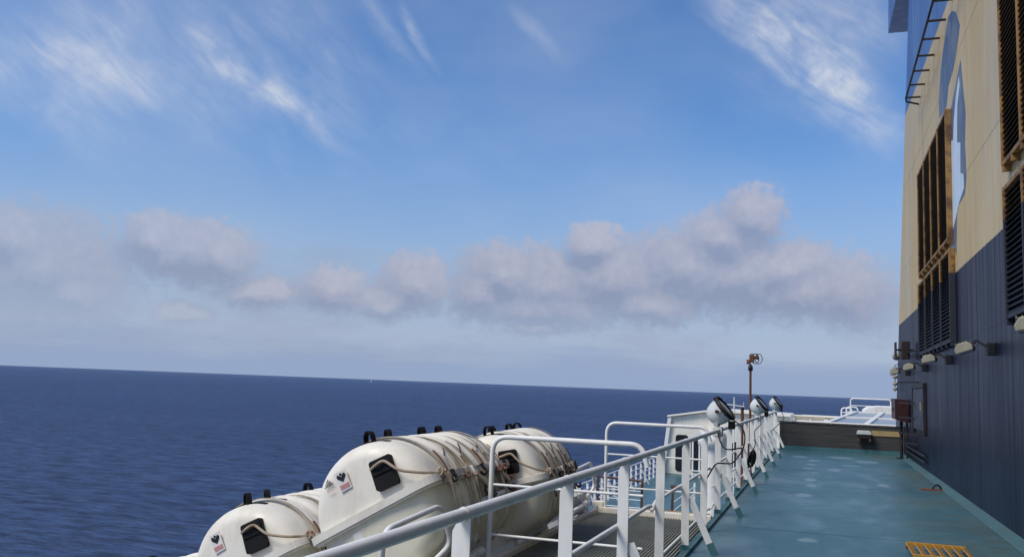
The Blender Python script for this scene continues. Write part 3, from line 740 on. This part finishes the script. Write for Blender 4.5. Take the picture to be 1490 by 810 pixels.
def wrap_strap(y, a0, a1, w, rr=0., skew=0., n_=22):
    """flat strap following the shell from angle a0 to a1"""
    vs = []; r1 = RAD + .030 + rr
    for i in range(n_ + 1):
        f = i / n_; a = a0 + (a1 - a0) * f
        for dy in (-w / 2, w / 2):
            for d in (0, .005):
                vs.append(((r1 + d) * math.cos(a), y + dy + skew * f, RAD + (r1 + d) * math.sin(a)))
    fs = []
    for i in range(n_):
        a = 4 * i; b_ = a + 4
        fs += [(a + 1, b_ + 1, b_ + 3, a + 3), (a, a + 2, b_ + 2, b_), (a, b_, b_ + 1, a + 1), (a + 2, a + 3, b_ + 3, b_ + 2)]
    return MB().add(vs, fs, True)
def wiggle(a, b_, n_, amp, rng, sag=0.):
    a, b_ = Vector(a), Vector(b_); out = []
    for i in range(n_ + 1):
        f = i / n_; k = 0 if i in (0, n_) else 1
        out.append(a.lerp(b_, f) + Vector((rng.uniform(-amp, amp) * k, rng.uniform(-amp, amp) * k, rng.uniform(-amp, amp) * k - sag * 4 * f * (1 - f))))
    return out
def on_end(o, x, z, lift=0., yaw=0.):
    """lay a flat mark on the domed end at flange-frame (x, z)"""
    r = math.hypot(x, z); r0 = RAD * .66
    def dep(q):
        u = max(0., (q - r0) / (RAD * .34))
        return -.012 if u <= 0 else .20 * (1 - (1 - u ** 2.6) ** (1 / 2.6))
    sl = (dep(r + .004) - dep(r - .004)) / .008
    n = Vector((x / r * sl, -1, z / r * sl)).normalized()
    up = (Vector((0, 0, 1)) - n * n.z).normalized(); rt = up.cross(n)
    mtx = Matrix((rt, -n, up)).transposed().to_4x4()
    o.matrix_local = Matrix.Translation(Vector((x, dep(r), RAD + z)) + n * (.003 + lift)) @ mtx @ Matrix.Rotation(yaw, 4, 'Y')
BAY = [((-3.245, 6.25, .515), AN, 0., 1.), ((-2.93, 8.03, .555), R(15), R(4.5), .92), ((-2.93, 9.80, .53), R(15), 0., .92)]
def raft(row, bay, label, full=True, marks=True):
    rng = random.Random(row * 10 + bay)
    cc, roll, yaw, sc = BAY[bay]
    f2 = Vector((-math.sin(roll), 0, math.cos(roll))); f1 = Vector((math.cos(roll), 0, math.sin(roll)))
    c = Vector(cc) + (f1 * -1.245 + f2 * .055) * row - f2 * (RAD * sc)
    if row == 2: c += Vector((-.02, 0, -.09))
    t = thing('life_raft_canister', label, 'life raft', c, 'life raft canisters on the racks')
    t.rotation_euler = (0, -roll, yaw); t.scale = (sc, sc, sc)
    link('lid', LID, t, 'lid'); link('base', BASE, t, 'base'); link('flange', FLG, t, 'lid'); link('seal', FLG2, t, 'base')
    tilt = R(16)                                         # handles sit near the world's top of the roll
    top = math.pi / 2 - roll + R(14)
    for hy in (.20, .48, 1.15, 1.56):
        a = top + R(rng.uniform(-3, 3))
        r = RAD + .012
        h = link('handle', HAN, t, 'rubber'); h.location = (r * math.cos(a), hy, RAD + r * math.sin(a) + .022); h.rotation_euler = (0, math.pi / 2 - a, R(rng.uniform(35, 75)))
        s = obj('handle_strap', wrap_strap(hy, a - .32, a + .30, .05, -.027, n_=8), 'rubber', t)
    # rubber pad, stickers on the near end
    pd = link('rubber_pad', PAD, t, 'rubber'); pd.location = (.238, .0, RAD + .222); pd.rotation_euler = (R(-8), R(3), R(6))
    link('pad_flap', PADF, pd, 'rubber').location = (0, 0, .05)
    if marks:
        s = link('sticker', STK, t, 'sticker'); on_end(s, -.105, .325, .004)
        link('emblem_mark', VM, s, 'print'); link('emblem_dot', DOT, s, 'print'); link('red_lines', RED, s, 'red_print')
        if row == 0:
            s = link('bar_mark', BRS, t, 'print'); on_end(s, -.238, .345, .006)
            link('small_print', LINE2, s, 'red_print')
            s = link('sticker', STK, t, 'sticker'); s.location = (-.17, -.018, RAD - .11); s.scale = (.7, 1, .45)
    # bow rope from the pad to the flange corner
    p0, p1 = (.29, -.055, RAD + .31), (.60, .12, RAD + .04)
    path = [Vector((.16, -.055, RAD + .29)), Vector((.22, -.075, RAD + .30)), Vector(p0), Vector((.38, -.07, RAD + .18)), Vector((.52, -.02, RAD + .09)), Vector(p1)]
    obj('bow_rope', MB().tube(fillet(path, .05, 4), .011, 8), 'rope', t)
    obj('bow_rope', MB().tube([Vector(p1) + Vector((.0, 0, .02)), Vector(p1) + Vector((.035, .03, -.05)), Vector(p1) + Vector((.03, .04, -.13)), Vector(p1) + Vector((-.01, .06, -.26))], [.02, .018, .010, .006], 8), 'rope', t)
    for k in range(3):
        obj('rope_knot', MB().tube(arc(Vector(p1) + Vector((.0, .02 * k, .01 - .02 * k)), .030 + .008 * k, rng.uniform(0, 2), 5.5 + rng.uniform(0, 1), 10, (.8, .3, .3), (-.2, .4, .85)), .010, 6), 'rusty_lash' if k == 1 else 'rope', t)
    # straps over the lid, ending in lashings at the flange
    for k, sy in enumerate((.30, .60, .74, .95, 1.15, 1.32, 1.50)):
        lift = -.003 if any(abs(sy - q[0]) < q[1] + .03 for q in RIB) else -.026
        a0 = R(6); a1 = R(rng.uniform(36, 62)) if k % 2 else R(rng.uniform(70, 170))
        obj('webbing_strap', wrap_strap(sy, a0, a1, rng.uniform(.022, .045), lift + .003 * (k % 3), rng.uniform(-.03, .05)), 'strap', t)
        if k % 2 == 0: obj('stained_strap', wrap_strap(sy + .05, R(5), R(rng.uniform(12, 27)), rng.uniform(.014, .03), lift + .004, rng.uniform(-.02, .03), 10), 'rusty_lash', t)
        # line hanging below the flange
        q0 = Vector((.57, sy + rng.uniform(-.04, .04), RAD + .05)); q1 = Vector((.60, sy + rng.uniform(-.03, .03), RAD - .02)); q2 = Vector((.55 + rng.uniform(-.02, .03), sy + rng.uniform(-.06, .06), RAD - rng.uniform(.18, .38)))
        obj('lashing', MB().tube([q0, q1] + wiggle(q1, q2, 4, .008, rng)[1:], rng.choice([.006, .009, .013]), 6), rng.choice(['rope', 'dark', 'dark', 'strap']), t)
        obj('lashing_knot', MB().tube(arc(q1 + Vector((.005, 0, 0)), rng.uniform(.018, .034), 0, 5.6, 10, (.5, .7, .2), (-.2, .3, .9)), .009, 6), rng.choice(['rusty_lash', 'dark', 'rope']), t)
        if k % 2:
            w0 = Vector((RAD * math.cos(R(20)) + .022, sy - .1, RAD + RAD * math.sin(R(20)) + .01)); w1 = Vector((RAD * math.cos(R(33)) + .022, sy + rng.uniform(.05, .16), RAD + RAD * math.sin(R(33)) + .012))
            obj('twine', MB().tube(wiggle(w0, w1, 5, .006, rng), .005, 5), 'dark', t)
        obj('flange_clip', MB().box(FL - .012, FL + .016, sy + .02, sy + .075, RAD - .034, RAD + .052), 'dark' if k % 3 == 0 else 'lid', t, .003)
    # heavy lashing pair crossing the seam
    for sy in (.86, 1.38):
        q0, q1 = Vector((.545, sy - .08, RAD + .17)), Vector((.605, sy + .06, RAD - .16))
        obj('bundled_rope', MB().tube(wiggle(q0, q1, 6, .007, rng), [.012, .016, .020, .020, .022, .024, .018], 8), 'strap', t)
        for k in range(3): obj('rope_loop', MB().tube(arc(q1 + Vector((.0, .02 * k - .02, -.02)), .05 + .012 * k, rng.uniform(0, 1.), 5.4 + rng.uniform(0, .8), 14, (.35, .8, 0), (0, .2, .95)), .007, 6), rng.choice(['rusty_lash', 'dark']), t)
    for a in (R(200), R(245)):
        pass
    for sy in (.40, 1.02, 1.46): obj('base_strap', wrap_strap(sy, R(182), R(300), .04, .012), 'strap', t)
    return t
raft(0, 0, 'large white raft canister with bar mark and V sticker, top of its rack')
raft(0, 1, 'white raft canister at the top of its rack beside the wire gate')
raft(1, 0, 'white raft canister with V sticker one step down the rack from the largest canister')
raft(1, 1, 'white raft canister one step down the rack, behind the largest canister', marks=False)
raft(2, 0, 'white raft canister lowest on its rack above the sea', marks=False)

# racks carrying them
def rack(bay, label, pipe):
    cc, roll, yaw, sc = BAY[bay]; y = cc[1]
    t = thing('raft_rack', label, 'raft rack', (-2.72, y, -.3), 'racks of the raft canisters')
    o0 = Vector((2.72, -y, .3))
    perp = Vector((-math.sin(roll), 0, math.cos(roll))); off = Vector((-math.cos(roll), 0, -math.sin(roll)))
    c = Vector((cc[0], 0, cc[2])) - perp * (RAD * sc)
    def put(name, mbx, mt, bevel=0.):
        o = obj(name, mbx, mt, t, bevel); o.location = o0; return o
    base = c - perp * .10
    for yy in (y + .36, y + 1.38):
        a = base - off * max(-.4, min(.30, (-2.78 - base.x) / -off.x)); b_ = base + off * 3.2
        put('sloping_beam', MB().bar((a.x, yy, a.z), (b_.x, yy, b_.z), .12, .16, perp), 'white', .006)
        put('strut', MB().bar((-2.73, yy, -2.6), (b_.x * .62 - 2.72 * .38, yy, b_.z * .62 - .08), .10, .10), 'white')
        for k in range(1, 3):
            q = c + (off * 1.245 + perp * .055) * k
            put('chock', MB().prism([(q.x + .30, q.z - .02), (q.x + .44, q.z + .05), (q.x + .47, q.z + .25), (q.x + .40, q.z + .19)], yy - .04, yy + .04, 'y'), 'white')
        put('hull_bracket', MB().prism([(-2.73, -1.3), (-2.73, -.45), (-3.0, -.6)], yy - .02, yy + .02, 'y'), 'white')
    put('inboard_beam', MB().box(-2.90, -2.80, y - .15, y + 1.55, .05, .21), 'white', .008)
    put('hydraulic_arm', MB().tube([(-2.72, y + .35, .10), (-2.72, y + .85, .12)], .03, 10).tube([(-2.72, y + .85, .12), (-2.72, y + 1.0, .13)], .045, 10), 'white')
    put('side_plate', MB().box(-2.79, -2.765, y + .55, y + 1.30, .02, .25), 'grey', .004)
    put('rubber_block', MB().box(-2.82, -2.72, y + 1.0, y + 1.12, -.09, .015), 'rubber', .01)
    put('bracket', MB().bar((-2.80, y + .75, .2), (-2.90, y + .68, .52), .12, .014, (0, 1, 0)), 'white')
    put('bracket', MB().bar((-2.80, y + 1.02, .2), (-2.92, y + .96, .50), .05, .012, (0, 1, 0)), 'white')
    p0, p1 = pipe
    put('guard_pipe', MB().tube(fillet([(-2.72, p0 + .10, .24), (-2.66, p0, .57), (-2.655, p1 - .10, .63), (-2.655, p1 + .14, .32), (-2.70, p1 - .08, .22)], .12, 6), .021, 10), 'rail')
    return t
rack(0, 'white sloping steel rack under the largest raft canister', (5.3, 6.3))
rack(1, 'white sloping steel rack under the raft canister beside the wire gate', (7.0, 8.72))
rack(2, 'empty white raft rack beyond the raft canister at the wire gate', (9.6, 10.85))

# ------------------------------------------------------------------ lower deck: railing, deckhouse, stair guard
t = thing('lower_deck_railing', 'white barred railing along the edge of the lower teal deck', 'railing', (-6.5, 12.2, -2))
for z, r in ((.80, .026), (.60, .016), (.40, .016), (.20, .016)):
    obj('rail', MB().tube([(0, 0, z), (0, 26.6, z)], r, 8), 'rail', t)
pm = MB().box(-.035, .035, -.012, .012, .002, .79).mesh('post'); bm2 = MB().bar((.03, 0, .55), (.32, 0, .004), .05, .02, (0, 1, 0)).mesh('brace')
for i in range(30):
    q = link('post', pm, t, 'rail'); q.location = (0, .1 + i * .91, 0)
    if i % 3 == 0: link('brace', bm2, t, 'rail').location = (0, .1 + i * .91, 0)

dh = thing('deckhouse', 'white deckhouse with dark windows on the lower teal deck', 'deckhouse', (-4, 39, -2))
def dp(name, mbx, mt, bevel=0.):
    o = obj(name, mbx, mt, dh, bevel); o.location = (4, -39, 2); return o
dp('wall', MB().prism([(-6.5, -1.998), (-1.25, -1.998), (-1.25, .62), (-4.45, .70), (-6.24, .40)], 39, 43.5, 'y'), 'cream_white', .03)
dp('roof', MB().prism([(-6.32, .40), (-4.45, .71), (-1.25, .63), (-1.25, .72), (-4.45, .80), (-6.3, .48)], 38.82, 43.7, 'y'), 'cream_white', .02)
dp('corner_post', MB().prism([(-6.56, -1.998), (-6.40, -1.998), (-6.12, .41), (-6.28, .41)], 38.86, 38.98, 'y'), 'white', .02)
def dwin(x0, x1, z0, z1):
    w, h = (x1 - x0) / 2, (z1 - z0) / 2
    f = rr_prism(w, h, .12, -.03, .02); f.v = [(a + (x0 + x1) / 2 + 4, b_ - .005, c_ + (z0 + z1) / 2 + 2) for a, b_, c_ in f.v]
    fo = obj('window', f, 'dark', dh)
    g = rr_prism(w - .05, h - .05, .10, -.04, -.031); g.v = [(a + (x0 + x1) / 2 + 4, b_ - .005, c_ + (z0 + z1) / 2 + 2) for a, b_, c_ in g.v]
    obj('pane', g, 'glass', fo)
dwin(-5.95, -5.42, -1.85, -.32); dwin(-5.30, -4.75, -1.85, -.40); dwin(-4.62, -4.2, -1.85, -.40); dwin(-3.6, -2.9, -1.6, -.5)
dp('canopy', MB().box(-4.9, -3.9, 38.3, 38.97, -.20, -.12), 'white', .01)
t = thing('barred_screen', 'white barred screen standing before the deckhouse windows', 'screen', (-4.7, 38.2, -2))
for i in range(5): obj('bar', MB().box(-.42 + i * .28 - .035, -.42 + i * .28 + .035, -.012, .012, .002, 1.7), 'rail', t)
for z in (.25, 1.66): obj('cross_bar', MB().box(-.5, .76, -.035, -.013, z, z + .05), 'rail', t)

t = thing('stair_guard', 'brown topped guard rail round the stair opening on the lower deck', 'guard rail', (-4.5, 24, -2))
obj('top_rail', MB().tube(fillet([(-1.25, 0, 1.17), (-.02, 0, 1.12), (-.06, -.1, .9)], .05), .032, 10), 'wood', t)
obj('post', MB().box(-.06, .0, -.03, .03, .002, 1.10), 'wood', t, .006)
obj('post', MB().box(-1.25, -1.2, -.03, .03, .002, 1.14), 'wood', t, .006)
for z in (.22, .42, .62, .85): obj('cross_bar', MB().tube([(-1.22, 0, z), (-.04, 0, z)], .014, 8), 'rail', t)
t = thing('stair_handrail', 'brown handrail post with white bars on the lower deck beside the deck edge', 'handrail', (-3.74, 24, -2))
obj('post', MB().bar((0, 0, .002), (.03, 0, 1.0), .06, .06), 'wood', t, .006)
obj('cap', MB().box(-.03, .10, -.05, .05, 1.0, 1.08), 'wood', t, .01)
obj('rail', MB().tube([(.03, 0, .62), (.35, 1.8, .9)], .014, 8), 'rail', t)
obj('rail', MB().tube([(.03, 0, .40), (.35, 1.8, .7)], .014, 8), 'rail', t)
obj('post', MB().bar((.35, 1.8, .002), (.35, 1.8, 1.0), .05, .05), 'rail', t)

# ------------------------------------------------------------------ whistle pole and posts behind the railing
t = thing('whistle_pole', 'tall rusty pole with a red head and wire hoops behind the railing', 'pole', (-1.47, 20.0, -2))
obj('pole', MB().tube([(0, 0, .003), (0, 0, 4.16)], [.030, .025], 10), 'rust', t)
obj('collar', MB().lathe([(.03, 4.02), (.05, 4.03), (.05, 4.12), (.03, 4.13)], 12), 'dark', t)
obj('head', MB().box(-.08, .0, -.06, .06, 4.16, 4.26).box(-.025, .075, -.05, .05, 4.20, 4.37), 'rusty_lash', t, .012)
obj('horn', MB().lathe([(.03, -.02), (.035, .04), (.06, .09)], 14, Matrix.Translation((.07, 0, 4.30)) @ Matrix.Rotation(R(80), 4, 'Y')), 'rust', t)
for x, rr_ in ((.10, .105), (.17, .105)):
    obj('wire_hoop', MB().tube(arc((x, -.02, 4.28), rr_, 0, 2 * math.pi, 24, (.75, -.5, 0), (0, 0, 1)), .008, 6), 'dark', t)
obj('wire_stay', MB().tube([(.0, -.03, 4.38), (.14, -.06, 4.385)], .007, 6), 'dark', t)
t = thing('rusty_post', 'short rust streaked post standing just outside the railing', 'post', (-1.66, 20.3, -2))
obj('post', MB().tube([(0, 0, .003), (0, 0, 3.2)], .034, 12), 'rust', t)
obj('cap', MB().lathe([(0, 3.24), (.034, 3.235), (.040, 3.2), (.034, 3.17)], 12), 'dark', t)
t = thing('aerial_mast', 'thin white aerial mast with a crossbar beyond the railing', 'mast', (-2.35, 26, -2))
obj('mast', MB().tube([(0, 0, .003), (0, 0, 3.42)], .018, 8), 'white', t)
obj('crossbar', MB().tube([(-.30, 0, 3.22), (.28, 0, 3.16)], .014, 8), 'white', t)
for x, z in ((-.28, 3.22), (.02, 3.19), (.26, 3.165)): obj('aerial', MB().tube([(x, 0, z - .06), (x, 0, z + .12)], .008, 6), 'white', t)
t = thing('vent_mushroom', 'round white ventilator cap standing outside the railing', 'ventilator', (-1.95, 17.2, -2))
obj('trunk', MB().lathe([(.16, .003), (.16, 2.55)], 18), 'white', t)
obj('cap', MB().lathe([(.17, 2.50), (.26, 2.56), (.26, 2.66), (.21, 2.76), (.10, 2.82), (0, 2.83)], 22), 'white', t)

# ------------------------------------------------------------------ bow: bulwark, skylight, cover, small rails
t = thing('bow_bulwark', 'long cream bulwark across the bow beyond the dark plank bulwark', 'bulwark', (0, 45, .35))
obj('wall', MB().box(-4.9, 4.5, .12, .2, -.8, .20), 'cream_white', t)
obj('cap', MB().box(-4.95, 4.55, -.06, .26, .205, .275), 'cream_white', t, .012)
for i in range(12): obj('stay', MB().prism([(-.1, .002), (.118, .002), (.118, .2), (.04, .2)], -4.3 + i * .75, -4.27 + i * .75, 'x'), 'cream_white', t)
obj('lower_ledge', MB().box(-1.15, 4.5, -.35, -.15, .001, .04), 'cream_white', t, .006)
t = thing('skylight', 'white framed skylight of grey panes beyond the plank bulwark', 'skylight', (2.4, 36, .35))
ba, bb, bc, bd = Vector((-2.25, -3, .26)), Vector((4.0, -3, .26)), Vector((-1.1, 4, .57)), Vector((4.0, 4, .60))
nx = 5
obj('curb', MB().box(-2.35, 4.1, -3.12, -3.0, .003, .235).box(-2.35, -2.23, -2.99, 4, .003, .235), 'white', t, .01)
for i in range(nx + 1):
    f = i / nx; a = ba.lerp(bb, f); b_ = bc.lerp(bd, f)
    obj('rafter', MB().bar(a + Vector((0, 0, .02)), b_ + Vector((0, 0, .02)), .17, .09), 'white', t, .01)
for f in (0, .5, 1):
    a = ba.lerp(bc, f); b_ = bb.lerp(bd, f)
    obj('purlin', MB().bar(a + Vector((0, 0, .015)), b_ + Vector((0, 0, .015)), .12, .085), 'white', t, .01)
for i in range(nx):
    for k in range(2):
        def pt(u, v): return ba.lerp(bb, u).lerp(bc.lerp(bd, u), v)
        u0, u1, v0, v1 = i / nx + .008, (i + 1) / nx - .008, k / 2 + .008, (k + 1) / 2 - .008
        q = [pt(u0, v0), pt(u1, v0), pt(u1, v1), pt(u0, v1)]; dn = Vector((0, 0, -.02))
        obj('pane', MB().add(q + [w + dn for w in q], [(0, 1, 2, 3), (7, 6, 5, 4), (0, 4, 5, 1), (1, 5, 6, 2), (2, 6, 7, 3), (3, 7, 4, 0)]), 'skyglass', t)
t = thing('covered_winch', 'white rounded cover on the deck behind the skylight', 'winch cover', (3.0, 41.5, .35))
obj('cover', MB().prism([(-1.4, .3), (-1.38, .70), (-1.2, .82), (-.8, .88), (1.4, .88), (1.7, .8), (1.75, .3)], -.7, .7, 'y'), 'white', t, .05, 3)
obj('base', MB().box(-1.3, 1.6, -.6, .6, .002, .298), 'dark', t)
def loop_rail(x, y, w, h, label):
    t = thing('hoop_rail', label, 'hoop rail', (x, y, .35), 'hoop rails at the bow')
    obj('hoop', MB().tube(fillet([(-w, 0, .003), (-w, 0, h), (w, 0, h), (w, 0, .003)], .15), .028, 8), 'white', t)
    obj('cross_bar', MB().tube([(-w, 0, h * .72), (w, 0, h * .72)], .018, 8), 'white', t)
    return t
loop_rail(2.05, 44, .85, 1.15, 'wide white hoop rail behind the rounded white cover')
loop_rail(1.0, 42.5, .22, .72, 'small white hoop rail beside the skylight corner')
loop_rail(1.25, 43.4, .24, .76, 'small white hoop rail just behind the other small one')

# ------------------------------------------------------------------ distant yacht
t = thing('sailing_yacht', 'tiny white sailing yacht on the horizon', 'sailboat', (-4720., 8900., SEA))
hl = MB().prism([(-7, 0), (6, 0), (9, 1.7), (-7.5, 1.4)], -1.8, 1.8, 'y'); obj('hull', hl, 'white', t)
obj('mast', MB().tube([(1, 0, 1.4), (1, 0, 19)], .3, 6), 'white', t)
obj('mainsail', MB().prism([(.6, 3), (.6, 18.5), (-6, 3)], -.15, .15, 'y'), 'sticker', t)
obj('jib', MB().prism([(1.6, 16), (8, 2.2), (1.6, 3)], -.15, .15, 'y'), 'sticker', t)
